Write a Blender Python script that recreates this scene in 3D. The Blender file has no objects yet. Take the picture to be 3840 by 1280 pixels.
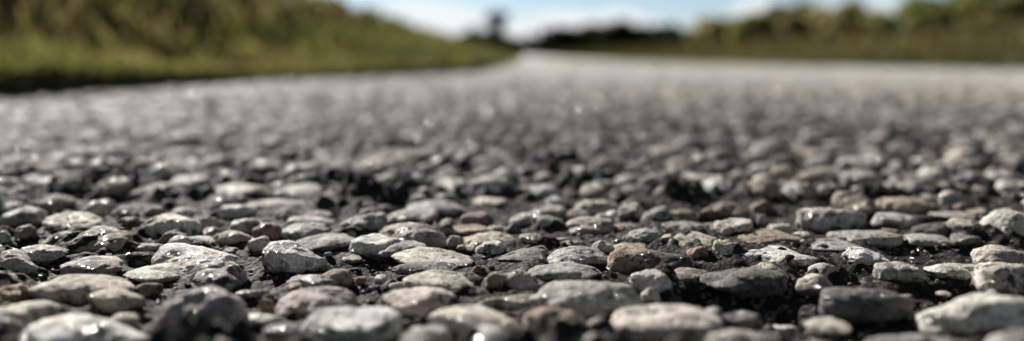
import bpy, bmesh, math, random
import numpy as np
from mathutils import Vector, noise as mnoise

SEED = 7
rng = np.random.default_rng(SEED)
random.seed(SEED)
scene = bpy.context.scene
COL = scene.collection

# ------------------------------------------------------------------ camera
H = 0.030                       # lens height above the bitumen, metres
FPX = 2773.0                    # focal length in photo pixels (3840 wide)
PITCH = math.atan((640 - 205) / FPX)
cam_d = bpy.data.cameras.new('camera')
cam = bpy.data.objects.new('camera', cam_d)
COL.objects.link(cam)
cam.location = (0, 0, H)
cam.rotation_euler = (math.pi / 2 - PITCH, 0, 0)
cam_d.sensor_width = 36
cam_d.lens = 36 * FPX / 3840
cam_d.clip_start = 0.004
cam_d.clip_end = 5000
cam_d.dof.use_dof = True
cam_d.dof.focus_distance = 0.1065
cam_d.dof.aperture_fstop = 0.026 / 0.0030
cam_d.dof.aperture_blades = 0
scene.camera = cam
CP, SP = math.cos(PITCH), math.sin(PITCH)

def ray(px, py):
    dx, dy = (px - 1920) / FPX, (py - 640) / FPX
    return dx, CP - dy * SP, -SP - dy * CP

def ground(px, py, z=0.0):
    dx, dy, dz = ray(px, py)
    t = (z - H) / dz
    return dx * t, dy * t

def project(x, y, z):
    zc = z - H
    d = y * CP - zc * SP
    u = -(y * SP + zc * CP)
    return 1920 + FPX * x / d, 640 + FPX * u / d, d

# ------------------------------------------------------------------ mesh helpers
def np_mesh(name, V, F, cols=None, smooth=True, mat=None, alpha_y=False):
    me = bpy.data.meshes.new(name)
    V = np.asarray(V, dtype=np.float32); F = np.asarray(F, dtype=np.int32)
    me.vertices.add(len(V)); me.vertices.foreach_set('co', V.ravel())
    k = F.shape[1]
    me.loops.add(F.size); me.loops.foreach_set('vertex_index', F.ravel())
    me.polygons.add(len(F))
    me.polygons.foreach_set('loop_start', np.arange(0, F.size, k, dtype=np.int32))
    me.polygons.foreach_set('use_smooth', np.full(len(F), smooth))
    if cols is not None:
        a = me.color_attributes.new('col', 'FLOAT_COLOR', 'POINT')
        c4 = np.ones((len(V), 4), dtype=np.float32); c4[:, :3] = cols
        c4[:, 3] = np.interp(V[:, 1], [.32, .85], [1, .08]) if alpha_y else 1
        a.data.foreach_set('color', c4.ravel())
    me.update(calc_edges=True)
    if mat: me.materials.append(mat)
    return me

def link(name, me, parent=None, loc=None):
    o = bpy.data.objects.new(name, me); COL.objects.link(o)
    if parent: o.parent = parent
    if loc is not None: o.location = loc
    return o

def tag(o, label=None, cat=None, group=None, kind=None):
    if label: o['label'] = label
    if cat: o['category'] = cat
    if group: o['group'] = group
    if kind: o['kind'] = kind
    return o

_ico = {}
def ico(n):
    if n not in _ico:
        bm = bmesh.new(); bmesh.ops.create_icosphere(bm, subdivisions=n, radius=1)
        V = np.array([v.co[:] for v in bm.verts]); F = np.array([[v.index for v in f.verts] for f in bm.faces])
        bm.free(); _ico[n] = (V / np.linalg.norm(V, axis=1)[:, None], F)
    return _ico[n]

def waves(P, r, freq, n=10, oct=3, gain=0.5):
    """smooth pseudo noise, sum of sines, about -1..1"""
    out = np.zeros(len(P)); amp = 1.0; tot = 0
    dim = P.shape[1]
    for _ in range(oct):
        D = r.normal(size=(n, dim)); D /= np.linalg.norm(D, axis=1)[:, None]
        fr = freq * r.uniform(0.7, 1.3, n); ph = r.uniform(0, 6.28, n)
        out += amp * np.sin(P @ (D * fr[:, None]).T + ph).sum(1) / math.sqrt(n)
        tot += amp; amp *= gain; freq *= 2.1
    return out / tot

def stone_shape(level, r, angular=0.5):
    """rounded polytope with lumps; extents normalised to -1..1, z top 1"""
    U, F = ico(level)
    n = r.integers(8, 14)
    N = r.normal(size=(n, 3)); N /= np.linalg.norm(N, axis=1)[:, None]
    d = r.uniform(0.66, 1.0, n)
    p = 5 + 9 * angular * r.uniform(0.6, 1.4)
    S = np.maximum(U @ N.T, 0) / d
    rad = (S ** p).sum(1) + 0.9 ** p
    V = U * (rad ** (-1 / p))[:, None]
    V *= (1 + 0.11 * waves(V, r, 3.4, oct=2) + (0.042 * waves(V, r, 10.0, oct=3, gain=.6) if level > 2 else 0))[:, None]
    if level > 3:
        # small pits and nicks
        for _ in range(int(r.integers(5, 14))):
            c = r.normal(size=3); c /= np.linalg.norm(c)
            s = r.uniform(0.07, 0.2)
            q = np.exp(-((U - c) ** 2).sum(1) / (s * s))
            V *= (1 - q * r.uniform(-0.03, 0.075))[:, None]
    mx = V.max(0); mn = V.min(0)
    V[:, :2] = (V[:, :2] - (mx + mn)[:2] / 2) / ((mx - mn)[:2] / 2)
    V[:, 2] /= mx[2]
    zp = V[:, 2] > 0; V[zp, 2] = V[zp, 2] ** .84
    return V, F

# ------------------------------------------------------------------ node helpers
def newmat(name):
    m = bpy.data.materials.new(name); m.use_nodes = True
    nt = m.node_tree; nt.nodes.clear()
    return m, nt
def N(nt, typ, **kw):
    n = nt.nodes.new(typ)
    for k, v in kw.items():
        if k.startswith('i_'): n.inputs[k[2:].replace('_', ' ')].default_value = v
        else: setattr(n, k, v)
    return n
def L(nt, a, b): nt.links.new(a, b)
def ramp(nt, fac, stops):
    r = N(nt, 'ShaderNodeValToRGB'); e = r.color_ramp.elements
    e[0].position, e[0].color = stops[0][0], (*[stops[0][1]] * 3, 1) if not isinstance(stops[0][1], tuple) else (*stops[0][1], 1)
    for i, (p, c) in enumerate(stops[1:]):
        q = e[1] if i == 0 else e.new(p)
        q.position = p; q.color = (*[c] * 3, 1) if not isinstance(c, tuple) else (*c, 1)
    L(nt, fac, r.inputs[0]); return r
def mixc(nt, fac, a, b, mode='MIX'):
    m = N(nt, 'ShaderNodeMix', data_type='RGBA', blend_type=mode)
    for s, v in ((0, fac), (6, a), (7, b)):
        if hasattr(v, 'links'): L(nt, v, m.inputs[s])
        else: m.inputs[s].default_value = v if not isinstance(v, tuple) or len(v) == 4 else (*v, 1)
    return m.outputs[2]

def stone_material():
    m, nt = newmat('weathered_stone')
    out = N(nt, 'ShaderNodeOutputMaterial')
    geo = N(nt, 'ShaderNodeNewGeometry'); pos = geo.outputs['Position']
    vc = N(nt, 'ShaderNodeVertexColor', layer_name='col'); col = vc.outputs[0]; nearness = vc.outputs[1]   # alpha: drops with distance, fading tar and specks to paint in far glare
    mott = N(nt, 'ShaderNodeTexNoise', i_Scale=420.0, i_Detail=5.0, i_Roughness=0.6); L(nt, pos, mott.inputs['Vector'])
    fine = N(nt, 'ShaderNodeTexNoise', i_Scale=2600.0, i_Detail=4.0, i_Roughness=0.7); L(nt, pos, fine.inputs['Vector'])
    spk = N(nt, 'ShaderNodeTexVoronoi', i_Scale=3000.0); L(nt, pos, spk.inputs['Vector'])
    spb = N(nt, 'ShaderNodeTexVoronoi', i_Scale=1100.0); L(nt, pos, spb.inputs['Vector'])
    # crystals of differing brightness
    f1 = ramp(nt, mott.outputs[0], [(0.3, 0.62), (0.7, 1.32)]).outputs[0]
    c = mixc(nt, 1.0, col, f1, 'MULTIPLY')
    f2 = ramp(nt, fine.outputs[0], [(0.32, 0.45), (0.68, 1.5)]).outputs[0]
    c = mixc(nt, 1.0, c, f2, 'MULTIPLY')
    g = N(nt, 'ShaderNodeSeparateColor'); L(nt, spb.outputs['Color'], g.inputs[0])
    dk = ramp(nt, g.outputs[0], [(0.10, 0.28), (0.16, 1.0)]).outputs[0]
    q1 = N(nt, 'ShaderNodeMath', operation='MULTIPLY'); L(nt, nearness, q1.inputs[0]); q1.inputs[1].default_value = .75
    c = mixc(nt, q1.outputs[0], c, dk, 'MULTIPLY')
    # tar smears
    tar = N(nt, 'ShaderNodeTexNoise', i_Scale=230.0, i_Detail=7.0, i_Roughness=0.72); L(nt, pos, tar.inputs['Vector'])
    tf = ramp(nt, tar.outputs[0], [(0.57, 0.0), (0.63, 1.0)]).outputs[0]
    q2 = N(nt, 'ShaderNodeMath', operation='MULTIPLY'); L(nt, nearness, q2.inputs[0]); L(nt, tf, q2.inputs[1])
    c = mixc(nt, q2.outputs[0], c, (0.035, 0.034, 0.033))
    # bump
    add = N(nt, 'ShaderNodeMath', operation='MULTIPLY_ADD'); L(nt, fine.outputs[0], add.inputs[0]); add.inputs[1].default_value = 0.6; L(nt, mott.outputs[0], add.inputs[2])
    bump = N(nt, 'ShaderNodeBump', i_Strength=1.0, i_Distance=0.0007); L(nt, add.outputs[0], bump.inputs['Height']); L(nt, nearness, bump.inputs['Strength'])
    bs = N(nt, 'ShaderNodeBsdfPrincipled'); L(nt, c, bs.inputs['Base Color']); L(nt, bump.outputs[0], bs.inputs['Normal'])
    rr = ramp(nt, mott.outputs[0], [(0.35, 0.85), (0.65, 0.6)]).outputs[0]; rm = N(nt, 'ShaderNodeMix', data_type='FLOAT'); L(nt, nearness, rm.inputs[0]); rm.inputs[2].default_value = .42; L(nt, rr, rm.inputs[3]); L(nt, rm.outputs[0], bs.inputs['Roughness'])
    bs.inputs['Specular IOR Level'].default_value = 0.35
    # mica: each crystal has its own facet direction
    sub = N(nt, 'ShaderNodeVectorMath', operation='SUBTRACT'); L(nt, spk.outputs['Color'], sub.inputs[0]); sub.inputs[1].default_value = (0.5, 0.5, 0.5)
    sc = N(nt, 'ShaderNodeVectorMath', operation='SCALE'); L(nt, sub.outputs[0], sc.inputs[0]); sc.inputs['Scale'].default_value = 1.1
    ad = N(nt, 'ShaderNodeVectorMath', operation='ADD'); L(nt, bump.outputs[0], ad.inputs[0]); L(nt, sc.outputs[0], ad.inputs[1])
    nm = N(nt, 'ShaderNodeVectorMath', operation='NORMALIZE'); L(nt, ad.outputs[0], nm.inputs[0])
    gl = N(nt, 'ShaderNodeBsdfGlossy'); gl.inputs['Roughness'].default_value = 0.16; gl.inputs['Color'].default_value = (0.9, 0.88, 0.84, 1)
    L(nt, nm.outputs[0], gl.inputs['Normal'])
    g2 = N(nt, 'ShaderNodeSeparateColor'); L(nt, spk.outputs['Color'], g2.inputs[0])
    mf = ramp(nt, g2.outputs[1], [(0.935, 0.0), (0.95, 0.3)]).outputs[0]
    q3 = N(nt, 'ShaderNodeMath', operation='MULTIPLY'); L(nt, nearness, q3.inputs[0]); L(nt, mf, q3.inputs[1])
    mx = N(nt, 'ShaderNodeMixShader'); L(nt, q3.outputs[0], mx.inputs[0]); L(nt, bs.outputs[0], mx.inputs[1]); L(nt, gl.outputs[0], mx.inputs[2])
    L(nt, mx.outputs[0], out.inputs[0])
    return m

def road_material():
    m, nt = newmat('bitumen')
    out = N(nt, 'ShaderNodeOutputMaterial')
    pos = N(nt, 'ShaderNodeNewGeometry').outputs['Position']
    a = N(nt, 'ShaderNodeTexNoise', i_Scale=900.0, i_Detail=6.0, i_Roughness=0.7); L(nt, pos, a.inputs['Vector'])
    v = N(nt, 'ShaderNodeTexVoronoi', i_Scale=1500.0); L(nt, pos, v.inputs['Vector'])
    g = N(nt, 'ShaderNodeSeparateColor'); L(nt, v.outputs['Color'], g.inputs[0])
    c = ramp(nt, a.outputs[0], [(0.3, (0.008, 0.008, 0.008)), (0.62, (0.024, 0.023, 0.021)), (0.8, (0.05, 0.047, 0.043))]).outputs[0]
    gr = ramp(nt, g.outputs[0], [(0.86, 0.0), (0.9, 1.0)]).outputs[0]
    c = mixc(nt, gr, c, (0.13, 0.12, 0.11))
    # farther off the sheet takes stone colour, brightened to paint in sheen and haze
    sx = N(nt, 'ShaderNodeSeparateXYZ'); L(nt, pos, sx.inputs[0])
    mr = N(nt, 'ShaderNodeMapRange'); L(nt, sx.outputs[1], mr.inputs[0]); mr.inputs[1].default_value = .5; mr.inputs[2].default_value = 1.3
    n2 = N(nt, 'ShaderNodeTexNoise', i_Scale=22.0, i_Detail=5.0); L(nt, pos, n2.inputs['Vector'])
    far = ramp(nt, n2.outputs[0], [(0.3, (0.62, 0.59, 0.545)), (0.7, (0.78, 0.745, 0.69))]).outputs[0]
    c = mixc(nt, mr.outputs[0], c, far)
    b = N(nt, 'ShaderNodeBump', i_Strength=1.0, i_Distance=0.0005)
    bf = N(nt, 'ShaderNodeMapRange'); L(nt, sx.outputs[1], bf.inputs[0]); bf.inputs[1].default_value = .4; bf.inputs[2].default_value = 1.0; bf.inputs[3].default_value = 1.0; bf.inputs[4].default_value = .06; L(nt, bf.outputs[0], b.inputs['Strength'])
    md = N(nt, 'ShaderNodeMath', operation='MULTIPLY_ADD'); L(nt, v.outputs['Distance'], md.inputs[0]); md.inputs[1].default_value = -0.5; L(nt, a.outputs[0], md.inputs[2])
    L(nt, md.outputs[0], b.inputs['Height'])
    bs = N(nt, 'ShaderNodeBsdfPrincipled'); L(nt, c, bs.inputs['Base Color']); L(nt, b.outputs[0], bs.inputs['Normal'])
    bs.inputs['Specular IOR Level'].default_value = 0.14
    rf = N(nt, 'ShaderNodeMapRange'); L(nt, mr.outputs[0], rf.inputs[0]); rf.inputs[3].default_value = .7; rf.inputs[4].default_value = .42; L(nt, rf.outputs[0], bs.inputs['Roughness'])
    L(nt, bs.outputs[0], out.inputs[0]); return m

def leaf_material(name, rough=0.6, transl=0.45):
    m, nt = newmat(name)
    out = N(nt, 'ShaderNodeOutputMaterial')
    col = N(nt, 'ShaderNodeVertexColor', layer_name='col').outputs[0]
    bs = N(nt, 'ShaderNodeBsdfPrincipled'); L(nt, col, bs.inputs['Base Color']); bs.inputs['Roughness'].default_value = rough
    bs.inputs['Specular IOR Level'].default_value = 0.3
    tr = N(nt, 'ShaderNodeBsdfTranslucent'); L(nt, mixc(nt, 1.0, col, (1.5, 1.5, 1.0), 'MULTIPLY'), tr.inputs[0])
    mx = N(nt, 'ShaderNodeMixShader'); mx.inputs[0].default_value = transl
    L(nt, bs.outputs[0], mx.inputs[1]); L(nt, tr.outputs[0], mx.inputs[2]); L(nt, mx.outputs[0], out.inputs[0]); return m

def plain_material(name, c1, c2, scale, rough=0.8):
    m, nt = newmat(name)
    out = N(nt, 'ShaderNodeOutputMaterial')
    tc = N(nt, 'ShaderNodeTexCoord')
    a = N(nt, 'ShaderNodeTexNoise', i_Scale=scale, i_Detail=6.0, i_Roughness=0.65); L(nt, tc.outputs['Object'], a.inputs['Vector'])
    c = ramp(nt, a.outputs[0], [(0.3, c1), (0.7, c2)]).outputs[0]
    bs = N(nt, 'ShaderNodeBsdfPrincipled'); L(nt, c, bs.inputs['Base Color']); bs.inputs['Roughness'].default_value = rough
    b = N(nt, 'ShaderNodeBump', i_Strength=0.5, i_Distance=0.2 / scale); L(nt, a.outputs[0], b.inputs['Height']); L(nt, b.outputs[0], bs.inputs['Normal'])
    L(nt, bs.outputs[0], out.inputs[0]); return m

M_STONE = stone_material()
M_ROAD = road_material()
M_LEAF = leaf_material('leaf', .6, .6)
M_GRASS = leaf_material('grass_blade', 0.55, 0.5)
M_SOIL = plain_material('verge_soil', (0.10, 0.10, 0.04), (0.18, 0.165, 0.08), 30.0)
M_BARK = plain_material('bark', (0.03, 0.024, 0.018), (0.08, 0.065, 0.05), 40.0)
M_STEEL = plain_material('grey_painted_concrete', (0.03, 0.036, 0.04), (0.05, 0.056, 0.06), 0.6, 0.6)

# ------------------------------------------------------------------ the stones traced from the photograph
# x0, x1, y_top, y_foot (photo pixels), colour key, label ('' = described by its neighbours)
T = [
(264,521,847,961,'B','large brown domed stone with a pale rim and a dark shaded front'),
(564,874,911,1018,'W','large glossy silvery white stone with a brilliant flat top'),
(250,480,958,1035,'g','pale grey grainy stone below the large brown domed stone'),
(-20,165,935,1045,'g',''),(82,270,918,990,'g',''),(155,300,868,925,'g',''),
(58,140,843,905,'b','small pinkish brown rounded stone sitting in a dark hollow near the left edge'),
(175,395,795,868,'c','long pale stone covered with tiny glints'),
(5,180,775,855,'g',''),(433,550,812,880,'b',''),(535,765,800,900,'c',''),(603,705,860,918,'d',''),
(320,447,748,808,'w',''),(140,280,726,792,'t',''),(540,620,775,815,'g',''),(640,745,778,810,'g',''),
(725,820,812,858,'y',''),(650,810,885,920,'g',''),(470,606,912,945,'t','flat crumbly tan stone beside the large brown domed stone'),
(-20,55,845,925,'g',''),(-10,100,757,790,'w',''),
(468,720,985,1062,'g','grey wedge stone tapering to a rounded tip at its right end'),
(949,1066,833,905,'o','smooth orange brown stone with a dark front'),
(1031,1223,832,905,'g','grey arched stone right beside the orange brown stone'),
(1075,1250,808,862,'g',''),(1148,1249,792,822,'t',''),
(985,1220,900,1028,'w','large pale grey pitted stone with a squared outline and a dark right face'),
(1099,1320,873,935,'g','grey speckled stone behind the large pitted squared stone'),
(1314,1497,877,955,'w','pale angular stone with one smooth chipped face'),
(1400,1600,901,965,'g','grey rounded stone overlapping the pale angular stone'),
(1478,1765,928,1012,'c','long cream and grey stone with a level ridge and dark lower side'),
(1428,1673,834,925,'p','sparkling pinkish cream stone shaped like a broad hill'),
(809,950,863,915,'t',''),(930,1018,886,942,'p',''),
(1285,1357,956,983,'y','little smooth yellowish pebble lying alone in the black bitumen'),
(864,988,820,870,'y',''),(818,960,768,815,'w',''),(1030,1122,782,830,'w',''),
(1282,1455,795,870,'g',''),(913,1145,748,785,'p',''),(855,925,728,760,'w',''),(835,890,928,947,'t',''),
(1216,1250,945,960,'g',''),(1435,1640,775,832,'g',''),
(1683,1833,841,878,'t',''),(1644,1700,834,876,'d',''),
(1700,1924,868,935,'t','long speckled tan stone with a dark underside'),
(1676,1748,885,925,'y','yellowish knob at the left end of the long speckled tan stone'),
(1892,1953,837,885,'d','small dark pointed stone behind the long speckled tan stone'),
(1833,1905,845,875,'w',''),
(1785,1890,899,962,'c','pale bell shaped stone standing up out of black bitumen'),
(1712,1745,917,934,'c',''),
(1940,2075,876,930,'t','translucent tan stone with a broken crest'),
(2077,2146,890,916,'y',''),(2095,2195,902,930,'t',''),(1990,2055,920,945,'t',''),
(1862,2052,930,992,'d','dark grey and white speckled stone with rough broken edge'),
(2052,2290,921,1005,'g','large smooth grey stone sloping down to the right from a high left shoulder'),
(2128,2308,812,880,'c','cream sugary stone rising above a black pocket'),
(2100,2210,785,828,'p',''),(2217,2305,902,947,'w','small whitish stone wedged beside the large smooth grey stone'),
(1970,2126,765,828,'g',''),(2040,2133,733,775,'g',''),(2155,2310,750,800,'c',''),(1775,1915,740,775,'c',''),
(1540,1748,748,810,'g',''),(1915,2055,798,845,'g',''),(1730,1850,795,845,'b',''),
(1478,1715,980,1030,'d','dark sparkling slab in front of the long cream and grey stone'),
(1975,2255,981,1062,'g','grey stone with a triangular peak'),
(1520,1640,802,832,'p',''),
(2476,2700,867,950,'y','large greenish grey stone with a dark hollow right side'),
(2570,2655,919,974,'r','small dark red grainy stone, the reddest in the middle of the picture'),
(2668,2785,899,974,'c','upright cream stone with glassy faces beside the small red stone'),
(2743,2995,857,925,'T','long tan orange stone with a thin dark tail to the right'),
(2671,2818,818,895,'c','tall pale knobbly stone behind the upright cream stone'),
(2766,3075,919,1002,'w','very wide pale grey stone with a rough crest'),
(2275,2580,924,1035,'T','large stone amber on its left half and blackened on its right half'),
(2293,2440,911,955,'t','thin tan stone like an arc behind the amber and black stone'),
(2322,2475,857,922,'g','grey white crystalline stone beside the large greenish grey stone'),
(2472,2660,828,885,'g',''),(2404,2515,775,850,'g',''),(2322,2417,762,835,'g',''),(2495,2606,785,830,'t',''),
(2616,2800,755,822,'b','wide brown ridge stone with a black front'),
(2811,2903,752,798,'b',''),(2837,2883,802,837,'p','tiny pinkish stone alone in a deep black hollow'),
(2870,2968,840,885,'g',''),(2965,3043,870,900,'c',''),(2990,3030,898,932,'p',''),
(3020,3230,893,948,'g',''),(2296,2410,837,868,'t',''),(2433,2480,853,878,'g',''),(2300,2332,897,918,'d',''),
(2985,3240,778,870,'g','large grey rounded stone with its right side in black shade'),
(3105,3382,863,922,'w','low wide whitish stone with pink flecks'),
(3288,3370,857,877,'r','thin rust red sliver on the crest of the low wide whitish stone'),
(3157,3335,925,997,'W','bright cream white stone with soft dimples, on the right side'),
(3385,3568,876,920,'g','smooth greenish grey stone with a whitish left end'),(3560,3672,876,915,'d',''),
(3418,3588,834,882,'d',''),(3529,3676,818,885,'c','rounded cream stone on the right, behind dark stones'),
(3490,3672,792,835,'p','long pinkish tan stone behind the rounded cream stone'),(3623,3712,782,808,'t',''),
(3672,3900,783,905,'w','big knobbly pale stone at the right edge above a black gap'),
(3270,3440,797,850,'g',''),
(3280,3510,738,800,'T','long tan orange stone like a log, out of focus'),
(3170,3300,733,800,'t',''),(3130,3220,720,780,'t',''),(3512,3625,715,780,'g',''),
(3645,3880,919,1000,'c','wide cream tan stone at the right edge'),
(3650,3890,985,1100,'c','bumpy pale stone at the right edge over the biggest blurred stone'),
(3435,3930,1100,1275,'w','biggest blurred stone at the lower right, pale with a cream snout'),
(3267,3466,981,1062,'g','grey domed stone in front of the bright cream white stone'),
(3470,3670,985,1048,'w','stone with a pale cap over a pitch black front'),
(3508,3565,1092,1112,'w',''),(3475,3505,976,992,'w',''),
(2978,3110,1028,1090,'p','pinkish tan lump beside a wide black hollow'),
(3060,3400,1078,1200,'d','large dark grey glittering stone at lower right'),
(3340,3425,1104,1126,'y','short cream sliver on the edge of the large dark glittering stone'),
(3030,3200,1190,1262,'c',''),(3240,3650,1252,1330,'g','wide blurred grey stone cut by the bottom edge at right'),
(3130,3250,1155,1200,'b',''),
(2365,2520,1010,1095,'w','pale granular end of a ridge beside the wide black hollow'),
(2500,2650,1001,1055,'t','brown topped stone behind the wide black hollow'),
(2640,2960,1003,1090,'d','long dark stone with bright specks behind the wide black hollow'),
(2406,2475,1075,1135,'c',''),
(2300,2700,1140,1290,'c','big blurred pinkish cream stone climbing from the bottom edge, right of centre'),
(2610,2710,1150,1230,'w',''),
(2700,2850,1168,1232,'d','black stone with one bright glint at the bottom right of centre'),
(2550,2950,1225,1330,'c','broad blurred greyish cream stone cut by the bottom edge'),
(2815,2950,982,1045,'y',''),
(1992,2400,1052,1185,'w','big pale grey stone full of mica sparkles, right of centre'),
(1515,1780,1012,1110,'y','yellowish tan stone with fine layers'),
(1803,1895,1010,1095,'b','brownish grey rounded stone with a dark front, next to a tan topped one'),
(1880,2010,1008,1095,'g',''),
(1790,2040,1104,1160,'c','smooth cream stone like a long thin arch'),
(1430,1700,1075,1190,'p','blurred mauve pink stone left of the thin cream arch'),
(1610,1950,1143,1270,'c','big blurred cream stone with ring shaped glints'),
(1960,2205,1150,1295,'P','big blurred smooth salmon pink stone'),
(2190,2280,1185,1262,'g',''),(1870,2040,1250,1320,'g',''),(1500,1700,1222,1320,'w',''),
(1770,1820,985,1035,'o','little orange brown chip in black bitumen near the picture centre'),
(1045,1330,1072,1190,'p','large glossy pink stone with a blazing white highlight'),
(1074,1265,1030,1085,'p',''),(1195,1266,1046,1088,'y','small yellow stone at the shoulder of the large glossy pink stone'),
(1190,1325,1010,1065,'t',''),
(1130,1500,1150,1290,'W','biggest blurred silver white stone at the bottom, left of centre'),
(1406,1455,1028,1062,'w','little white chip in front of dark bitumen'),
(1332,1375,1038,1065,'o','little rusty orange chip left of the little white chip'),
(823,928,990,1070,'g',''),(735,910,1005,1090,'g','angular grey stone with black pits'),
(885,998,1087,1112,'w',''),(966,1025,1120,1170,'o',''),(880,1065,1175,1228,'c',''),(990,1130,1210,1275,'d',''),
(590,930,1028,1250,'m','large dark mauve stone with two blazing white glints'),
(120,520,1028,1140,'y','wide greenish cream stone with a shaded hollow front, lower left'),
(-10,120,1064,1140,'o','orange brown stone at the left edge'),
(340,540,1080,1180,'t','tan stone with a brown lower side, lower left'),
(498,600,1060,1110,'b',''),
(-30,240,1127,1235,'c','blurred cream grey stone at the left edge'),
(60,560,1175,1340,'C','huge blurred cream stone in the bottom left corner'),
(400,525,1172,1225,'y',''),
(60,215,655,715,'w',''),(640,790,658,715,'g',''),(805,1005,688,738,'w',''),(1006,1222,688,745,'g',''),
(887,1013,583,640,'w',''),(1006,1095,500,545,'c',''),(1356,1460,598,650,'w',''),(1535,1640,702,745,'c',''),
(1632,1766,665,717,'g',''),(260,335,553,598,'w',''),(2218,2285,530,583,'w',''),(2479,2568,628,672,'c',''),
(2576,2747,658,702,'c',''),(1995,2090,688,747,'g',''),(3396,3493,594,643,'c',''),(3507,3686,590,650,'y',''),
(3142,3299,635,710,'g',''),(3700,3768,605,680,'c',''),(2889,2978,620,680,'t',''),
]
PAL = {'w': (.50, .49, .455), 'W': (.62, .605, .565), 'g': (.33, .325, .305), 'd': (.155, .155, .148), 't': (.37, .31, .235),
       'T': (.38, .285, .19), 'b': (.21, .155, .115), 'B': (.25, .20, .155), 'o': (.33, .19, .11), 'p': (.42, .36, .335),
       'P': (.43, .31, .25), 'y': (.42, .395, .32), 'c': (.50, .46, .385), 'C': (.56, .51, .44), 'r': (.25, .125, .11), 'm': (.30, .26, .265)}
WORD = {'w': 'whitish', 'W': 'white', 'g': 'grey', 'd': 'dark grey', 't': 'tan', 'T': 'orange tan', 'b': 'brown', 'B': 'brown',
        'o': 'orange', 'p': 'pinkish', 'P': 'pink', 'y': 'yellowish', 'c': 'cream', 'C': 'cream', 'r': 'reddish', 'm': 'mauve'}

PITS = []   # x, y, radius x, radius y, depth
def pit(px, py, wx, depth, ry=None):
    x, y = ground(px, py); r = wx / 2 / FPX * y
    PITS.append((x, y, r, ry or r * 0.8, depth))
pit(1455, 765, 190, .0045); pit(2740, 1120, 420, .006); pit(3060, 1180, 300, .003); pit(3560, 1085, 230, .005)
pit(2780, 832, 260, .004); pit(3750, 945, 230, .004); pit(200, 1000, 130, .003); pit(2290, 1010, 120, .002)
pit(560, 975, 170, .002); pit(3330, 830, 260, .003); pit(100, 925, 120, .003)

def macro(X, Y):
    """gentle undulation of the bitumen"""
    r = np.random.default_rng(11)
    P = np.stack([X, Y], 1)
    h = 0.0006 * waves(P, r, 90, n=8, oct=2)
    h = h * np.clip(np.abs(np.asarray(Y)) / 0.1, 0, 1)
    for (x, y, rx, ry, d) in PITS:
        h = h - d * np.exp(-(((X - x) / rx) ** 2 + ((Y - y) / ry) ** 2) ** 1.5)
    return h

stones = []   # dict(x,y,a,b,c,z,key,label)
for (x0, x1, yt, yb, k, lab) in T:
    cx = (x0 + x1) / 2
    _, yf = ground(cx, yb)
    asp = 0.85 if (x1 - x0) < 330 else 0.62
    b = 0.5 * (x1 - x0) / FPX * yf * asp
    for _ in range(3):
        yc = yf + 0.85 * b
        D = yc * CP + (H - 0.001) * SP
        a = 0.5 * (x1 - x0) / FPX * D
        b = a * asp
        dx, dy, dz = ray(cx, yt); m = dz / dy
        Lz = H + m * (yf + 0.85 * b)
        if abs(m) * b > 0.62 * Lz: b = max(0.62 * Lz / abs(m), 0.35 * a); 
    yc = yf + 0.85 * b
    Lz = H + m * yc
    kk = 0.12
    A_, B_, C_ = 1 - kk * kk, 2 * Lz * kk, (m * b) ** 2 - Lz * Lz
    disc = B_ * B_ - 4 * A_ * C_
    c = (-B_ + math.sqrt(disc)) / (2 * A_) if disc > 0 else 0.3 * a
    c = min(max(c, 0.28 * a), (1.15 if x1 - x0 < 150 else .8 if x1 - x0 < 300 else .55) * a)
    X = (cx - 1920) / FPX * (yc * CP + H * SP)
    stones.append(dict(x=X, y=yc, a=a, b=b, c=c, z=kk * c, k=k, label=lab, traced=True, yt=yt, px=(cx, (yt + yb) / 2), w=x1 - x0, ht=yb - yt))

# ------------------------------------------------------------------ the other stones: darts near, jittered grid beyond
cell = 0.006
hashg = {}
def put(x, y, r):
    hashg.setdefault((int(math.floor(x / cell)), int(math.floor(y / cell))), []).append((x, y, r))
def free(x, y, r, f=0.86):
    i, j = int(math.floor(x / cell)), int(math.floor(y / cell))
    for di in (-2, -1, 0, 1, 2):
        for dj in (-2, -1, 0, 1, 2):
            for (a, b, q) in hashg.get((i + di, j + dj), ()):
                if (a - x) ** 2 + (b - y) ** 2 < ((q + r) * f) ** 2: return False
    return True
for s in stones:
    n = max(1, int(round(s['a'] / s['b'])))
    put(s['x'], s['y'], min(s['a'], s['b']))
    if s['a'] > 1.2 * s['b']:
        for sg in (-1, 1): put(s['x'] + sg * (s['a'] - s['b']), s['y'], s['b'])
keys = np.array(list('wgdtbopyc')); kp = np.array([.17, .36, .13, .12, .04, .004, .05, .045, .09])
near = []
def bare(x, y):      # places where the surface dressing has gone and only binder is left
    return mnoise.noise((x * 42, y * 30, 3.3)) * .8 + mnoise.noise((x * 95, y * 70, 9.1)) * .5 + .1
Y0, Y1, U1 = 0.045, 0.46, 1.05
def in_traced(x, y):
    px, py, d = project(x, y, 0)
    return -40 < px < 3880 and 735 < py < 1330
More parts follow.
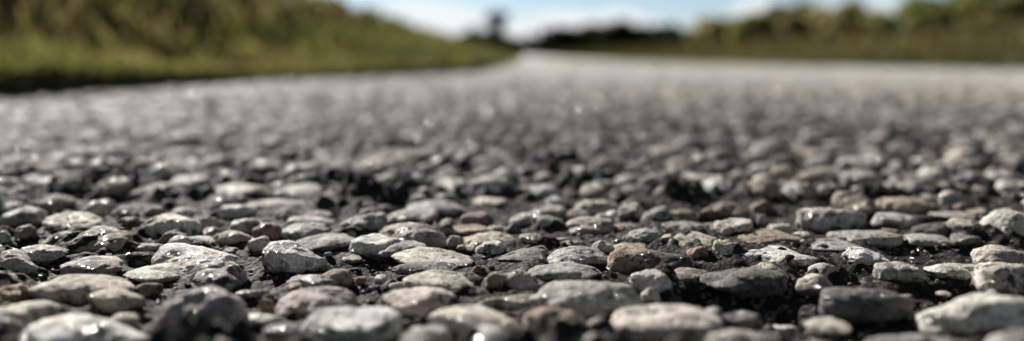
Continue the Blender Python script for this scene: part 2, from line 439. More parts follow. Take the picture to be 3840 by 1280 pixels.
for (rmin, rmax, tries) in ((.0034, .0047, 7000), (.0026, .0036, 19000), (.0018, .0027, 40000), (.0010, .0018, 44000)):
    for _ in range(tries):
        y = math.sqrt(rng.uniform(0, Y1 ** 2)) - .01; x = rng.uniform(-1, 1) * (abs(y) * .98 + .09)
        if x < -0.33: continue
        r = rng.uniform(rmin, rmax)
        if in_traced(x, y) and (r > .0024 or rng.uniform() < (.985 if r < .0018 else .88)): continue
        if any(((x - p[0]) / p[2]) ** 2 + ((y - p[1]) / p[3]) ** 2 < 0.8 for p in PITS) and r > .0016: continue
        if free(x, y, r):
            if y > .13 and r > .0015 and not in_traced(x, y) and bare(x, y) > .42: continue
            put(x, y, r)
            near.append(dict(x=x, y=y, a=r * rng.uniform(1.0, 1.4), b=r * rng.uniform(.8, 1.05), c=r * rng.uniform(.75, 1.2) * float(np.interp(y, [.14, .28], [1, .58])),
                             z=r * rng.uniform(-.3, .15), k=str(rng.choice(keys, p=kp / kp.sum())), label='', traced=False))
for s in near:
    px, py, d = project(s['x'], s['y'], s['z'] + s['c'] * .3)
    s['px'] = (px, py); s['w'] = 2 * s['a'] / d * FPX
    s['ht'] = s['w'] * 0.45
hts = macro(np.array([s['x'] for s in near]), np.array([s['y'] for s in near]))
for s, h in zip(near, hts): s['z'] += float(h) - .0006 * math.exp(-s['y'] / .35)

# the 300 that show largest are objects of their own
vis = [s for s in near if -20 < s['px'][0] < 3860 and 480 < s['px'][1] < 1300]
vis.sort(key=lambda s: -s['w'])
extra = vis[:300 - len(stones)]
ids = set(id(s) for s in extra)
rest = [s for s in near if id(s) not in ids]

# labels by neighbour
land = [s for s in stones if s['label']]
def short(lab):
    l = lab
    for cut in (' with ', ' lying ', ' beside ', ' below ', ' behind ', ', ', ' sitting ', ' standing ', ' rising ', ' above ', ' at the ', ' in black', ' over ', ' on the ', ' in the ', ' like ', ' wedged', ' sloping', ' climbing', ' right beside', ' tapering', ' shaped', ' covered', ' overlapping', ' left of', ' cut by', ' near the', ' next to', ' alone', ' full of', ' in front'):
        i = l.find(cut)
        if i > 12: l = l[:i]
    return l
cnt = {}
for s in land: cnt.setdefault(short(s['label']), []).append(s)
good = [s for s in land if len(cnt[short(s['label'])]) == 1 and len(short(s['label']).split()) <= 6]
named = []
for s in [q for q in stones if not q['label']] + extra:
    best = min(good, key=lambda g: ((g['px'][0] - s['px'][0]) ** 2 + (2 * (g['px'][1] - s['px'][1])) ** 2))
    dx, dy = s['px'][0] - best['px'][0], s['px'][1] - best['px'][1]
    far = math.hypot(dx, 2 * dy)
    horiz = 'left' if dx < -40 else 'right' if dx > 40 else ''
    vert = 'behind' if dy < -18 else 'in front' if dy > 18 else ''
    if vert == 'behind': rel = 'behind' + (' and %s of' % horiz if horiz else '')
    elif vert: rel = vert + (' and %s of' % horiz if horiz else ' of')
    else: rel = ('%s of' % horiz) if horiz else 'touching'
    size = 'large' if s['w'] > 240 else 'mid-sized' if s['w'] > 110 else 'small' if s['w'] > 60 else 'tiny'
    s['key'] = (size, WORD[s['k']], rel, short(best['label'])); s['far'] = far
    named.append(s)
grp = {}
for s in named: grp.setdefault(s['key'], []).append(s)
ORD = ['nearest', 'second nearest', 'third nearest', 'fourth nearest', 'fifth nearest', 'sixth nearest', 'seventh nearest', 'eighth nearest', 'ninth nearest', 'tenth nearest']
for k, ss in grp.items():
    ss.sort(key=lambda s: s['far'])
    for i, s in enumerate(ss):
        pre = '' if len(ss) == 1 else (ORD[i] if i < 10 else '%dth nearest' % (i + 1)) + ' '
        s['label'] = '%s%s %s stone %s the %s' % (pre, k[0], k[1], k[2], k[3])

GROUP = 'rounded stones bedded in the black road surface'
def stone_cols(V, base, r, key):
    n = len(V)
    b = np.array(base); b = .68 * b + .32 * b.mean() * np.array([1.06, 1, .91]); b = b * r.uniform(.95, 1.5) * (1 + r.normal(0, .015, 3))
    C = np.tile(b, (n, 1))
    w = waves(V, r, 2.6, oct=3)
    C *= (1 + 0.16 * w)[:, None]
    if key == 'T':        # amber on one half, blackened on the other
        t = np.clip((V[:, 0] + .25 * waves(V, r, 4) + .05) * 4, 0, 1)[:, None]
        C = C * (1 - t) + t * np.array([.10, .09, .08])
    if r.uniform() < 0.4:
        t = np.clip((waves(V, r, 2.2) - .35) * 3, 0, 1)[:, None] * .6
        C = C * (1 - t) + t * np.array([.34, .25, .17])
    # bitumen still clinging round the foot
    t = np.clip((-(V[:, 2]) + .05 + .25 * waves(V, r, 5)) * 4, 0, 1)[:, None] * .8
    C = C * (1 - t) + t * np.array([.04, .038, .036])
    return np.minimum(C, .74)

for i, s in enumerate(stones + extra):
    r = np.random.default_rng(1000 + i)
    lv = 5 if s['w'] > 150 else 4
    V, F = stone_shape(lv, r, r.uniform(.2, 1.0))
    C = stone_cols(V, PAL[s['k']], r, s['k'] if s.get('w', 0) > 280 else '')
    V = V * np.array([s['a'], s['b'], s['c']])
    if s['traced']:          # true up the height and width so the crest stands where the photo has it
        for _ in range(3):
            px, py, dd = project(V[:, 0] + s['x'], V[:, 1] + s['y'], V[:, 2] + s['z'])
            top = V[:, 2] > 0
            t = s['yt']; k = np.argmin(py)
            dz = (py[k] - t) / FPX * dd[k]
            f = min(max((V[k, 2] + dz) / max(V[k, 2], 1e-5), .6), 1.7)
            V[:, 2] *= f
            V[:, 0] *= (1.05 * s['w'] / (px[top].max() - px[top].min()))
        zc = V[:, 2].max(); cap = 1.3 * s['a'] if s['w'] < 300 else .8 * s['a']
        if zc > cap: V[:, 2] *= cap / zc
    # grain on the real surface
    Pn = V * 1000
    V *= (1 + (0.034 / max(s['a'] * 200, .5)) * (waves(Pn, r, 3.2, oct=3) - 1.1 * np.abs(waves(Pn, r, 1.7, oct=2)) + .4))[:, None]
    me = np_mesh('stone', V, F, C, True, M_STONE)
    o = link('stone', me, loc=(s['x'], s['y'], s['z']))
    tag(o, s['label'], 'stone', GROUP)

# ---- remaining stones and grit: one mass
def batch(items, level, nshape, seed, tar=1.0):
    r = np.random.default_rng(seed)
    shapes = [stone_shape(level, r, r.uniform(.2, 1)) for _ in range(nshape)]
    F0 = shapes[0][1]; nv = len(shapes[0][0])
    SV = np.stack([s[0] for s in shapes])
    n = len(items['x'])
    idx = r.integers(0, nshape, n)
    V = SV[idx]                                                     # n,nv,3
    up = V[:, :, 2].copy()
    ab = np.stack([items['a'], items['b'], items['c']], 1)
    ang = r.uniform(-.6, .6, n) + (r.integers(0, 2, n) * math.pi)
    V = V * ab[:, None, :]
    ca, sa = np.cos(ang)[:, None], np.sin(ang)[:, None]
    x = V[:, :, 0] * ca - V[:, :, 1] * sa; y = V[:, :, 0] * sa + V[:, :, 1] * ca
    V = np.stack([x, y, V[:, :, 2]], 2) + np.stack([items['x'], items['y'], items['z']], 1)[:, None, :]
    C = items['col'][:, None, :] * np.ones((1, nv, 1))
    lev = np.clip((.0024 - items['a']) / .0012, 0, 1)[:, None] * r.uniform(0, .9, n)[:, None]
    t = np.clip((-up - .25 * (1 - tar) + .05 + lev * tar) * 4, 0, 1)[:, :, None] * (.85 * tar)
    C = C * (1 - t) + t * np.array([.04, .038, .036])
    F = (F0[None] + (np.arange(n) * nv)[:, None, None]).reshape(-1, 3)
    return V.reshape(-1, 3), F, C.reshape(-1, 3)

def cols_of(ks, r):
    c = np.array([PAL[k] for k in ks]); c = .4 * c + .6 * c.mean(1, keepdims=True) * np.array([1.06, 1, .92])
    return c * r.uniform(.6, 1.35, (len(ks), 1))

parts = []
def asitems(lst, r):
    d = {q: np.array([s[q] for s in lst]) for q in 'xyabcz'}
    d['col'] = cols_of([s['k'] for s in lst], r); return d
r0 = np.random.default_rng(5)
A = [s for s in rest if s['y'] < .24]; B = [s for s in rest if s['y'] >= .24]
parts.append(batch(asitems(A, r0), 4 if len(A) < 900 else 3, 24, 1))
parts.append(batch(asitems(B, r0), 2, 24, 2))
RE_Y = np.array([-3.0, .9, 1.35, 2.1, 3.0, 5.3, 10, 20, 1000]); RE_X = np.array([1.1, 1.0, .95, .70, .55, .42, .42, .65, 18.0])
def road_right(Y): return np.interp(Y, RE_Y, RE_X)     # right edge of the path
EDGE_Y = np.array([-3.0, .0, .40, .495, .63, .866, 1.03, 1.26, 2.1, 5.3, 20, 1000]); EDGE_X = np.array([-.50, -.36, -.355, -.343, -.32, -.287, -.165, -.075, -.02, .05, .25, 15.0])
def road_left(Y): return np.interp(Y, EDGE_Y, EDGE_X)
def gridstones(y0, y1, sp, seed, level):
    r = np.random.default_rng(seed)
    ys = np.arange(y0, y1, sp * .87)
    X, Yv = [], []
    for j, y in enumerate(ys):
        um = min(1.0 * y + .08, 1.6)
        x = np.arange(max(-um, -.5), um, sp) + (j % 2) * sp / 2
        X.append(x); Yv.append(np.full(len(x), y))
    X = np.concatenate(X); Yv = np.concatenate(Yv)
    X = X + r.uniform(-.36, .36, len(X)) * sp; Yv = Yv + r.uniform(-.36, .36, len(X)) * sp
    keep = (X > road_left(Yv) - .02) & (X < road_right(Yv) + .02) & (r.uniform(size=len(X)) < .95)
    X, Yv = X[keep], Yv[keep]; n = len(X)
    s = np.clip(r.lognormal(-.05, .32, n), .45, 1.5) * sp * .5
    it = dict(x=X, y=Yv, a=s * r.uniform(.95, 1.3, n), b=s * r.uniform(.8, 1.1, n), c=s * r.uniform(.4, .85, n) * np.interp(Yv, [.40, .75], [.9, .25]), z=s * r.uniform(-.35, .3, n) * np.interp(Yv, [.5, 1.0], [1, .3]) + macro(X, Yv))
    it['z'] = it['z'] - it['c'] * np.interp(Yv, [.42, .8], [0, .85])
    it['col'] = cols_of(r.choice(keys, p=kp / kp.sum(), size=n), r) * np.interp(Yv, [.4, .9], [1.0, 3.4])[:, None]  # distant stones brightened: the far road's sheen and haze painted into their colour
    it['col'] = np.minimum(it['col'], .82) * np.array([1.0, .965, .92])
    return batch(it, level, 16, seed, .6 if y0 < .9 else .15)
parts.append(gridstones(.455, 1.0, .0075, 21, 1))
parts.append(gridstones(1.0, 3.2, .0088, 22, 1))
off = 0; VV, FF, CC = [], [], []
for V, F, C in parts:
    VV.append(V); FF.append(F + off); CC.append(C); off += len(V)
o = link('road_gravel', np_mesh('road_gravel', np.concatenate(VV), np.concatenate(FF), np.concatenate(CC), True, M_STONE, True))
tag(o, 'countless small grey, tan and whitish stones packed into the road surface', 'gravel', kind='stuff')

# grit in the bitumen near the lens
r1 = np.random.default_rng(77)
n = 14000
y = np.sqrt(r1.uniform(.05 ** 2, .24 ** 2, n)); x = r1.uniform(-.95, .95, n) * y
s = np.clip(r1.lognormal(math.log(.00021), .5, n), .0001, .0006)
it = dict(x=x, y=y, a=s, b=s * .9, c=s * .8, z=macro(x, y) + s * .2 + r1.uniform(-.0006, .0002, n), col=cols_of(r1.choice(list('dddgwtdp'), size=n), r1) * .8)
V, F, C = batch(it, 1, 24, 31)
tag(link('road_grit', np_mesh('road_grit', V, F, C, False, M_STONE)), 'fine dark grit and sand grains clinging to the bitumen between stones', 'grit', kind='stuff')

# ------------------------------------------------------------------ road sheet
us = np.concatenate([np.linspace(-1.9, -.82, 70)[:-1], np.linspace(-.82, .82, 900), np.linspace(.82, 1.9, 70)[1:]])
ysr = np.concatenate([-np.geomspace(3.0, .01, 40), [.0, .012, .022, .032, .040], np.geomspace(.046, .55, 680), np.geomspace(.552, 3.5, 500), np.geomspace(4, 900, 60)])
U_, Y_ = np.meshgrid(us, ysr)
X_ = U_ * np.sqrt(Y_ ** 2 + .035 ** 2) * np.where(Y_ < 0, 1.3, 1)
Xc = np.clip(X_, road_left(Y_) - .12, road_right(Y_) + .12)
P = np.stack([Xc.ravel(), Y_.ravel()], 1)
rr = np.random.default_rng(3)
Z = macro(P[:, 0], P[:, 1])
fine = .0006 * waves(P, rr, 900, n=14, oct=3, gain=.6) + .0005 * np.abs(waves(P, rr, 480, n=10, oct=2))
Z += (fine + .0007 * waves(P, rr, 210, n=10, oct=2) - .0003) * np.exp(-np.abs(P[:, 1]) / .35) - .0004
Zg = Z.reshape(Y_.shape); Xg = Xc
climb = np.zeros_like(Zg)
rc = np.random.default_rng(9)
for s in stones + near:
    lev = s['c'] * (rc.uniform(.26, .55) if s['traced'] else rc.uniform(.35, .85)) * max(0, min(1, (.52 - s['y']) / .2)); R = 1.75
    r0_ = np.searchsorted(ysr, s['y'] - s['b'] * R); r1_ = np.searchsorted(ysr, s['y'] + s['b'] * R)
    if r1_ <= r0_: continue
    u0, u1 = (s['x'] - s['a'] * R) / s['y'], (s['x'] + s['a'] * R) / s['y']
    c0, c1 = max(np.searchsorted(us, u0 * 1.0 - .06), 0), min(np.searchsorted(us, u1 * 1.0 + .06), len(us))
    sl = (slice(r0_, r1_), slice(c0, c1))
    dd = np.sqrt(((Xg[sl] - s['x']) / s['a']) ** 2 + ((Y_[sl] - s['y']) / s['b']) ** 2)
    climb[sl] = np.maximum(climb[sl], lev * np.exp(-(dd / 1.22) ** 4.0))
Z = (Zg + climb * (1 + .45 * waves(P, rc, 1500, n=10, oct=2).reshape(Zg.shape))).ravel()
V = np.column_stack([P, Z])
nr, nc = len(ysr), len(us)
ii = (np.arange(nr - 1)[:, None] * nc + np.arange(nc - 1)[None]).ravel()
F = np.stack([ii, ii + 1, ii + nc + 1, ii + nc], 1)
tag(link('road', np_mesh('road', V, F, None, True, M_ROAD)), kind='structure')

# ------------------------------------------------------------------ verges and fields
def bank_h(X, Y):
    """ground height left and right of the path"""
    L_ = road_left(Y) - X; R_ = X - road_right(Y)
    fl = np.clip(1.3 - Y / 160, .0, 1)
    hl = .103 * np.clip(L_ - .05, 0, 3.4) * np.clip(1.15 - Y / 60, .12, 1)
    hr = .02 * np.clip(R_, 0, 5)
    return np.where(L_ > 0, hl + .003, np.where(R_ > 0, hr + .003, 0))
def verge(side, name, y0):
    ys = np.concatenate([np.linspace(y0, 3, 130), np.geomspace(3.05, 1500, 80)])
    ds = np.concatenate([np.linspace(0, 1, 30), np.geomspace(1.05, 1500, 50)])
    Y, D = np.meshgrid(ys, ds, indexing='ij')
    r = np.random.default_rng(40 + side)
    wob = .012 * waves(np.stack([Y.ravel() * 6, Y.ravel() * 0 + side], 1), r, 2.0).reshape(Y.shape)
    X = (road_left(Y) - D + wob) if side < 0 else (road_right(Y) + D + wob)
    Z = bank_h(X, Y) + .006 * waves(np.stack([X.ravel(), Y.ravel()], 1), r, 14).reshape(Y.shape) * np.clip(D * 4, 0, 1)
    Z = Z + .002
    V = np.stack([X, Y, Z], 2).reshape(-1, 3); nc = len(ds)
    ii = (np.arange(len(ys) - 1)[:, None] * nc + np.arange(nc - 1)[None]).ravel()
    F = np.stack([ii, ii + 1, ii + nc + 1, ii + nc], 1)
    tag(link(name, np_mesh(name, V, F, None, True, M_SOIL)), kind='structure')
verge(-1, 'grass_bank', -3.2); verge(1, 'field', -3.2)

def blades(n, side, seed, y0, y1, dmax, hfun, colfun, wid=.004):
    r = np.random.default_rng(seed)
    y = np.exp(r.uniform(math.log(y0), math.log(y1), n)); 
    d = r.uniform(0, 1, n) ** 1.9 * np.minimum(dmax, .9 * y + .35)
    x = road_left(y) - d if side < 0 else road_right(y) + d
    P = np.stack([x, y], 1)
    clump = waves(P, r, 5.5, oct=3)
    z = bank_h(x, y)
    h = hfun(d, y, clump, r)
    w = wid * r.uniform(.5, 1.4, n) * np.clip(y / 1.2, .8, 14)
    ang = r.uniform(0, 2 * math.pi, n); lean = r.uniform(.05, .5, n) * h
    la = r.uniform(0, 2 * math.pi, n)
    dx, dy = np.cos(ang) * w, np.sin(ang) * w
    lx, ly = np.cos(la) * lean, np.sin(la) * lean
    b0 = np.stack([x - dx, y - dy, z], 1); b1 = np.stack([x + dx, y + dy, z], 1)
    m0 = np.stack([x - dx * .8 + lx * .35, y - dy * .8 + ly * .35, z + h * .55], 1); m1 = np.stack([x + dx * .8 + lx * .35, y + dy * .8 + ly * .35, z + h * .55], 1)
    t0 = np.stack([x + lx - dx * .15, y + ly - dy * .15, z + h], 1); t1 = np.stack([x + lx + dx * .15, y + ly + dy * .15, z + h], 1)
    V = np.stack([b0, b1, m0, m1, t0, t1], 1).reshape(-1, 3)
    base = np.arange(n) * 6
    F = np.concatenate([np.stack([base, base + 1, base + 3, base + 2], 1), np.stack([base + 2, base + 3, base + 5, base + 4], 1)])
    c = colfun(d, y, clump, r, n)
    C = np.repeat(c, 6, axis=0)
    return V, F, C
OL = np.array([.135, .14, .055]); GR = np.array([.085, .088, .036]); BR = np.array([.17, .14, .085]); YG = np.array([.15, .155, .05])
def lcol(d, y, c, r, n):
    t = np.clip(c * 1.6 + .5 + r.normal(0, .25, n), 0, 1)[:, None]
    col = GR * t + OL * (1 - t)
    br = (r.uniform(size=n) < np.clip(.2 + .35 * d / 2.0 - .45 * c, .05, .85))[:, None]
    col = np.where(br, BR, col); yg = (r.uniform(size=n) < .06)[:, None]
    col = np.where(yg, YG, col)
    return col * r.uniform(.6, 1.3, (n, 1)) * np.interp(d, [.1, .7], [.85, 1.05])[:, None] * np.interp(y, [.45, 1.0], [1.3, 1.0])[:, None]  # nearest blades lightened in colour to offset shade at the bank's foot
def lh(d, y, c, r):
    return (.014 + np.clip(d, 0, .6) * .11 + np.clip(d - .6, 0, 2) * .045) * np.clip(1 + .45 * c, .4, 1.6) * r.uniform(.6, 1.25, len(d))
def rh(d, y, c, r):
    return (.012 + np.clip(d, 0, 3) * .05) * np.clip(1 + .5 * c, .4, 1.7) * r.uniform(.5, 1.3, len(d))
V, F, C = blades(95000, -1, 51, .25, 45, 6, lh, lcol)
# seed heads on the taller stalks
tag(link('verge_grass', np_mesh('verge_grass', V, F, C, False, M_GRASS)), 'rough olive and brown grass covering the bank left of the road', 'grass', kind='stuff')
V, F, C = blades(60000, 1, 52, .9, 60, 12, rh, lcol); C = C * np.array([.84, .76, .70]) * np.interp(np.repeat(V[::6, 1], 6), [2, 6], [1, .4])[:, None]
tag(link('verge_grass', np_mesh('verge_grass', V, F, C, False, M_GRASS)), 'low olive and brown grass along the right edge of the road', 'grass', kind='stuff')

def stalks(n, seed):
    """brown flowering stalks: thin stem and a feathery head of small blades"""
    r = np.random.default_rng(seed)
    y = np.exp(r.uniform(math.log(.5), math.log(40), n)); d = r.uniform(.25, 1, n) * np.minimum(4.5, .55 * y + .5)
    x = road_left(y) - d; z = bank_h(x, y)
    h = (.05 + np.clip(d, 0, 1.8) * .13) * r.uniform(.7, 1.25, n)
    VV, FF, CC = [], [], []; o = 0
    for k in range(14):
        f = 0 if k == 0 else .62 + .38 * k / 14
        a = r.uniform(0, 6.28, n); w = .0012 * np.clip(y, 1, 10) if k == 0 else .005 * np.clip(y / 1.3, 1, 9) * r.uniform(.6, 1.2, n)
        l = h if k == 0 else h * .13
        cx, cy = np.cos(a), np.sin(a)
        bx, by, bz = x, y, z + h * f
        ox = 0 if k == 0 else cx * h * .07; oy = 0 if k == 0 else cy * h * .07
        q = [np.stack([bx - cy * w, by + cx * w, bz], 1), np.stack([bx + cy * w, by - cx * w, bz], 1),
             np.stack([bx + ox + cy * w, by + oy - cx * w, bz + l], 1), np.stack([bx + ox - cy * w, by + oy + cx * w, bz + l], 1)]
        VV.append(np.stack(q, 1).reshape(-1, 3)); FF.append((np.arange(n) * 4)[:, None] + np.arange(4)[None] + o); o += 4 * n
        CC.append(np.repeat(np.array([.18, .155, .10]) * r.uniform(.6, 1.4, (n, 1)), 4, axis=0))
    return np.concatenate(VV), np.concatenate(FF), np.concatenate(CC)
V, F, C = stalks(2300, 61)
tag(link('seeding_grass', np_mesh('seeding_grass', V, F, C, False, M_GRASS)), 'tall brown seed heads standing above the grass of the left bank', 'grass', kind='stuff')

# ------------------------------------------------------------------ shrubs and trees
def tube(pts, rads, sides=7):
    V, F = [], []
    for i, (p, q) in enumerate(zip(pts, rads)):
        p = Vector(p); d = (Vector(pts[min(i + 1, len(pts) - 1)]) - Vector(pts[max(i - 1, 0)])).normalized()
        s = d.cross(Vector((.3, 1, .1))).normalized(); t = d.cross(s)
        for k in range(sides):
            a = 2 * math.pi * k / sides; V.append(tuple(p + (s * math.cos(a) + t * math.sin(a)) * q))
        if i:
            b = (i - 1) * sides
            for k in range(sides): F.append((b + k, b + (k + 1) % sides, b + sides + (k + 1) % sides, b + sides + k))
    return V, F
def woody(name, label, cat, group, loc, hgt, wid, c1, c2, seed, nleaf, leaf, trunk_h=.12, lobes=14):
    """trunk with limbs, crown of leaf faces in clumps of its own outline"""
    r = np.random.default_rng(seed)
    root = bpy.data.objects.new(name, None); COL.objects.link(root); root.location = loc; root.empty_display_size = .1
    tag(root, label, cat, group)
    cen = []
    for k in range(lobes):
        a = r.uniform(0, 6.28); q = math.sqrt(r.uniform(0, 1)) * .72
        zz = r.uniform(trunk_h + .08, .86)
        sh = math.sqrt(max(.08, 1 - ((zz - .45) / .62) ** 2))
        cen.append((math.cos(a) * q * wid / 2 * sh, math.sin(a) * q * wid / 2 * sh, zz * hgt, r.uniform(.13, .25) * min(wid, hgt * 1.2)))
    cen.append((0, 0, .80 * hgt, .17 * min(wid, hgt)))
    # wood
    V, F = [], []
    def addt(pts, rads):
        v, f = tube(pts, rads); o = len(V); V.extend(v); F.extend([tuple(i + o for i in q) for q in f])
    tr = .03 * hgt
    addt([(0, 0, -.02 * hgt), (.01 * wid, 0, trunk_h * hgt), (.0, .02 * wid, .45 * hgt), (0, 0, .8 * hgt)], [tr, tr * .8, tr * .5, tr * .12])
    for (x, y, z, s) in cen[:-1]:
        zb = min(trunk_h * hgt + .25 * z, .5 * hgt)
        addt([(0, 0, zb), (x * .5, y * .5, (zb + z) / 2 + .02 * hgt), (x, y, z)], [tr * .42, tr * .28, tr * .07])
    link('trunk', np_mesh('trunk', V, F, None, True, M_BARK), root)
    per = nleaf // len(cen)
    Ps, Cs = [], []
    for (x, y, z, s) in cen:
        u = r.normal(size=(per, 3)); u /= np.linalg.norm(u, axis=1)[:, None]
        q = r.uniform(.25, 1, per) ** .5 * s * (1 + .28 * waves(u, r, 3.0))
        p = np.array([x, y, z]) + u * q[:, None] * np.array([1, 1, .85])
        Ps.append(p); t = r.uniform(0, 1)
        Cs.append(np.tile(np.array(c1) * t + np.array(c2) * (1 - t), (per, 1)) * r.uniform(.6, 1.35, (per, 1)))
    P = np.concatenate(Ps); Cc = np.concatenate(Cs); n = len(P)
    P[:, 2] = np.clip(P[:, 2], .03 * hgt, 1.04 * hgt)
    d1 = r.normal(size=(n, 3)); d1 /= np.linalg.norm(d1, axis=1)[:, None]
    d2 = np.cross(d1, r.normal(size=(n, 3))); d2 /= np.linalg.norm(d2, axis=1)[:, None]
    sz = leaf * r.uniform(.6, 1.4, (n, 1))
    Q = np.stack([P - d1 * sz, P + d2 * sz * .45, P + d1 * sz, P - d2 * sz * .45], 1).reshape(-1, 3)
    F = (np.arange(n) * 4)[:, None] + np.arange(4)[None]
    link('crown', np_mesh('crown', Q, F, np.repeat(Cc, 4, 0), False, M_LEAF), root)
    return root
def place(px, ytop, Y):
    """ground point straight below a photo column at distance Y, and the height that reaches ytop there"""
    dx, dy, dz = ray(px, ytop); t = Y / dy
    return dx * t, max(H + dz * t, .05)
dkG = ((.012, .017, .012), (.020, .025, .016)); olv = ((.15, .15, .07), (.19, .175, .09)); grn = ((.11, .135, .06), (.15, .165, .075)); brn = ((.17, .145, .095), (.20, .17, .11))
# right of the road: x, ytop, distance, width in photo px, palette, label
RS = [
(3790, -90, 9, 420, grn, 'tallest green leafy shrub at the far right of the road'),
(3520, 45, 11, 330, grn, 'green shrub with a rounded crown, left of the tallest green shrub'),
(3290, 95, 14, 260, olv, 'olive shrub in the dip between the tall green shrubs and brown shrubs'),
(3080, 68, 14, 290, brn, 'brownish bushy shrub second from the left on the right verge'),
(2880, 100, 17, 240, olv, 'low olive brown shrub between two brownish taller ones'),
(2990, 58, 19, 190, dkG, 'dark shrub top showing behind the brownish shrubs'),
(2745, 108, 22, 260, brn, 'pale brown shrub where the right hedge begins to drop'),
(3690, 55, 8, 300, olv, 'olive shrub leaning in front of the tallest green shrub'),
(3180, 120, 10, 300, olv, 'broad low olive bush at the foot of the brownish shrubs'),
(3420, 110, 8.5, 260, grn, 'low green bush in front of the rounded green shrub'),
]
for i, (px, yt, Y, w, pal, lab) in enumerate(RS):
    x, h = place(px, yt - 22, Y); wd = w / FPX * Y * 1.45
    woody('shrub', lab, 'shrub', 'shrubs along the right side of the road', (x, Y, bank_h(np.array([x]), np.array([Y]))[0]), h, wd, pal[0], pal[1], 200 + i, 3400, .065 * wd, .04, 20)
FT = [
(2045, 138, 260, 150), (2120, 128, 250, 150), (2215, 126, 270, 170), (2290, 112, 240, 150), (2380, 128, 250, 170), (2470, 122, 245, 170), (2545, 138, 230, 110), (2630, 150, 210, 70), (2725, 142, 190, 90),
(1775, 134, 200, 100), (1850, 150, 230, 200), (1925, 170, 260, 80), (1700, 160, 190, 110)]
FL = ['dark tree at the left end of the far row, right of the sky gap', 'second dark tree of the far row right of the sky gap', 'third dark tree in the far row, just before the tallest', 'tallest dark tree of the far row on the horizon',
 'dark tree just right of the tallest one in the far row', 'broad dark tree near the right end of the far row', 'last dark tree of the far row before a notch of sky', 'little dark tree standing alone between two notches of sky', 'dark tree where the far row meets the brown shrubs',
 'small dark bump of a tree left of the distant tower', 'dark tree at the foot of the distant tower', 'lowest dark tree beside the road end, right of the tower', 'dark tree just over the crest of the left bank']
for i, ((px, yt, Y, w), lab) in enumerate(zip(FT, FL)):
    x, h = place(px, yt - 24, Y); wd = w / FPX * Y * 1.35
    woody('tree', lab, 'tree', 'dark trees on the horizon', (x, Y, 0), h, wd * 1.15, dkG[0], dkG[1], 300 + i, 4200, .085 * wd, .06, 16)
# leafy weeds on the left bank
LW = [(620, 120, 2.3, 330, grn, 'bright olive green bush in the middle of the left bank'),
 (1090, 110, 3.4, 240, olv, 'greenish bush on the sloping skyline of the left bank'), (1330, 150, 4.6, 210, grn, 'green bush farther along the left bank'),
 (1530, 185, 6.5, 160, grn, 'small green bush low on the bank toward the road end'), (930, 225, 1.7, 120, grn, 'dark little plant right at the left road edge')]
for i, (px, yt, Y, w, pal, lab) in enumerate(LW):
    x, h = place(px, yt, Y); g = bank_h(np.array([x]), np.array([Y]))[0]; wd = w / FPX * Y
    woody('bush', lab, 'bush', 'bushes on the left bank', (x, Y, g), max(h - g, .06), wd, pal[0], pal[1], 400 + i, 800, .07 * wd, .05, 14)

# ------------------------------------------------------------------ the distant tower
def lathe(prof, n=28):
    V, F = [], []
    for i, (q, z) in enumerate(prof):
        for k in range(n):
            a = 2 * math.pi * k / n; V.append((q * math.cos(a), q * math.sin(a), z))
        if i:
            b = (i - 1) * n
            for k in range(n): F.append((b + k, b + (k + 1) % n, b + n + (k + 1) % n, b + n + k))
    return V, F
YT = 420
x, h = place(1862, 44, YT)
tw = bpy.data.objects.new('tower', None); COL.objects.link(tw); tw.location = (x, YT, 0)
tag(tw, 'slender grey tower with a wider head rising above the dark trees', 'tower')
V, F = lathe([(5.0, 0), (5.0, .5), (4.6, .6), (4.3, h * .4), (4.1, h * .74)]); link('shaft', np_mesh('shaft', V, F, None, True, M_STEEL), tw)
V, F = lathe([(4.1, h * .74), (6.4, h * .79), (7.2, h * .81), (7.2, h * .95), (6.6, h * .98), (1.5, h), (.01, h)]); link('head', np_mesh('head', V, F, None, False, M_STEEL), tw)
V, F = lathe([(7.3, h * .815), (7.8, h * .815), (7.8, h * .83), (7.3, h * .83)]); link('gallery', np_mesh('gallery', V, F, None, False, M_STEEL), tw)

# ------------------------------------------------------------------ light
SUN_EL, SUN_AZ = 30.0, -34.0        # azimuth measured from straight ahead, negative = left
sd = bpy.data.lights.new('sun', 'SUN'); sd.energy = 5.0; sd.angle = math.radians(.5); sd.color = (1.0, .955, .89)
sun = bpy.data.objects.new('sun', sd); COL.objects.link(sun)
e, a = math.radians(SUN_EL), math.radians(SUN_AZ)
dv = Vector((math.sin(a) * math.cos(e), math.cos(a) * math.cos(e), math.sin(e)))
sun.rotation_euler = dv.to_track_quat('Z', 'Y').to_euler(); sun.location = dv * 5

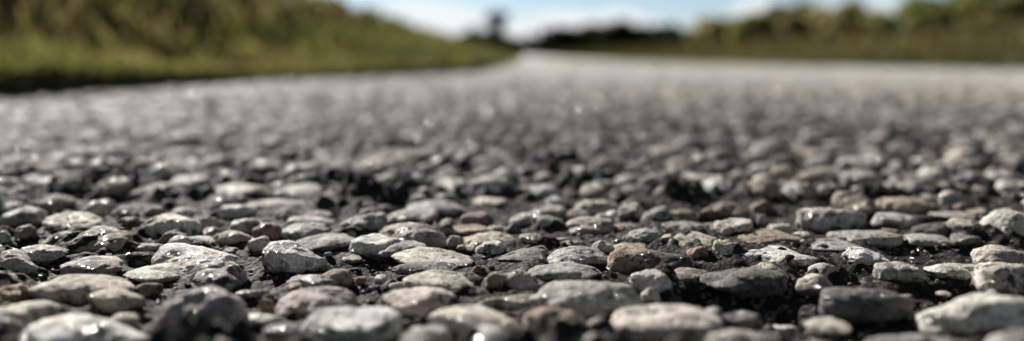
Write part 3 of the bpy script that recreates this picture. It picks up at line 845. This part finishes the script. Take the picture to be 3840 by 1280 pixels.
w = bpy.data.worlds.new('World'); scene.world = w; w.use_nodes = True
nt = w.node_tree; nt.nodes.clear()
out = N(nt, 'ShaderNodeOutputWorld'); bg = N(nt, 'ShaderNodeBackground'); L(nt, bg.outputs[0], out.inputs[0])
sky = N(nt, 'ShaderNodeTexSky', sky_type='NISHITA', sun_disc=False); sky.sun_elevation = e; sky.sun_rotation = a
sky.air_density = 1.0; sky.dust_density = .25; sky.ozone_density = 2.0
tc = N(nt, 'ShaderNodeTexCoord'); sx = N(nt, 'ShaderNodeSeparateXYZ'); L(nt, tc.outputs['Generated'], sx.inputs[0])
mp = N(nt, 'ShaderNodeMapping'); L(nt, tc.outputs['Generated'], mp.inputs[0]); mp.inputs['Scale'].default_value = (1.6, 1.6, 5.5); mp.inputs['Location'].default_value = (.35, .1, .2)
cn = N(nt, 'ShaderNodeTexNoise', i_Scale=5.0, i_Detail=7.0, i_Roughness=.55); L(nt, mp.outputs[0], cn.inputs[0])
# clouds are a bank low over the horizon, thinning upward
ev = N(nt, 'ShaderNodeMapRange'); L(nt, sx.outputs[2], ev.inputs[0]); ev.inputs[1].default_value = 0.0; ev.inputs[2].default_value = .16; ev.inputs[3].default_value = .16; ev.inputs[4].default_value = -.42
ad = N(nt, 'ShaderNodeMath', operation='ADD'); L(nt, cn.outputs[0], ad.inputs[0]); L(nt, ev.outputs[0], ad.inputs[1])
cm = ramp(nt, ad.outputs[0], [(.46, 0.08), (.56, 1.0)]).outputs[0]
STR = .05
el = N(nt, 'ShaderNodeMapRange'); L(nt, sx.outputs[2], el.inputs[0]); el.inputs[1].default_value = .07; el.inputs[2].default_value = .22
tint = mixc(nt, el.outputs[0], (.86, .97, 1.22), (.15, .13, .115))
skt = mixc(nt, 1.0, sky.outputs[0], tint, 'MULTIPLY')
cl = mixc(nt, cm, skt, (.53 / STR, .55 / STR, .56 / STR))
L(nt, cl, bg.inputs[0]); bg.inputs[1].default_value = STR

# ------------------------------------------------------------------ render
scene.render.engine = 'CYCLES'
scene.view_settings.view_transform = 'Standard'; scene.view_settings.look = 'None'
scene.view_settings.exposure = 0.8; scene.view_settings.gamma = 1.0
scene.cycles.max_bounces = 6
print('traced', len(stones), 'extra', len(extra), 'rest', len(rest), 'labels unique', len(set(s['label'] for s in stones + extra)))
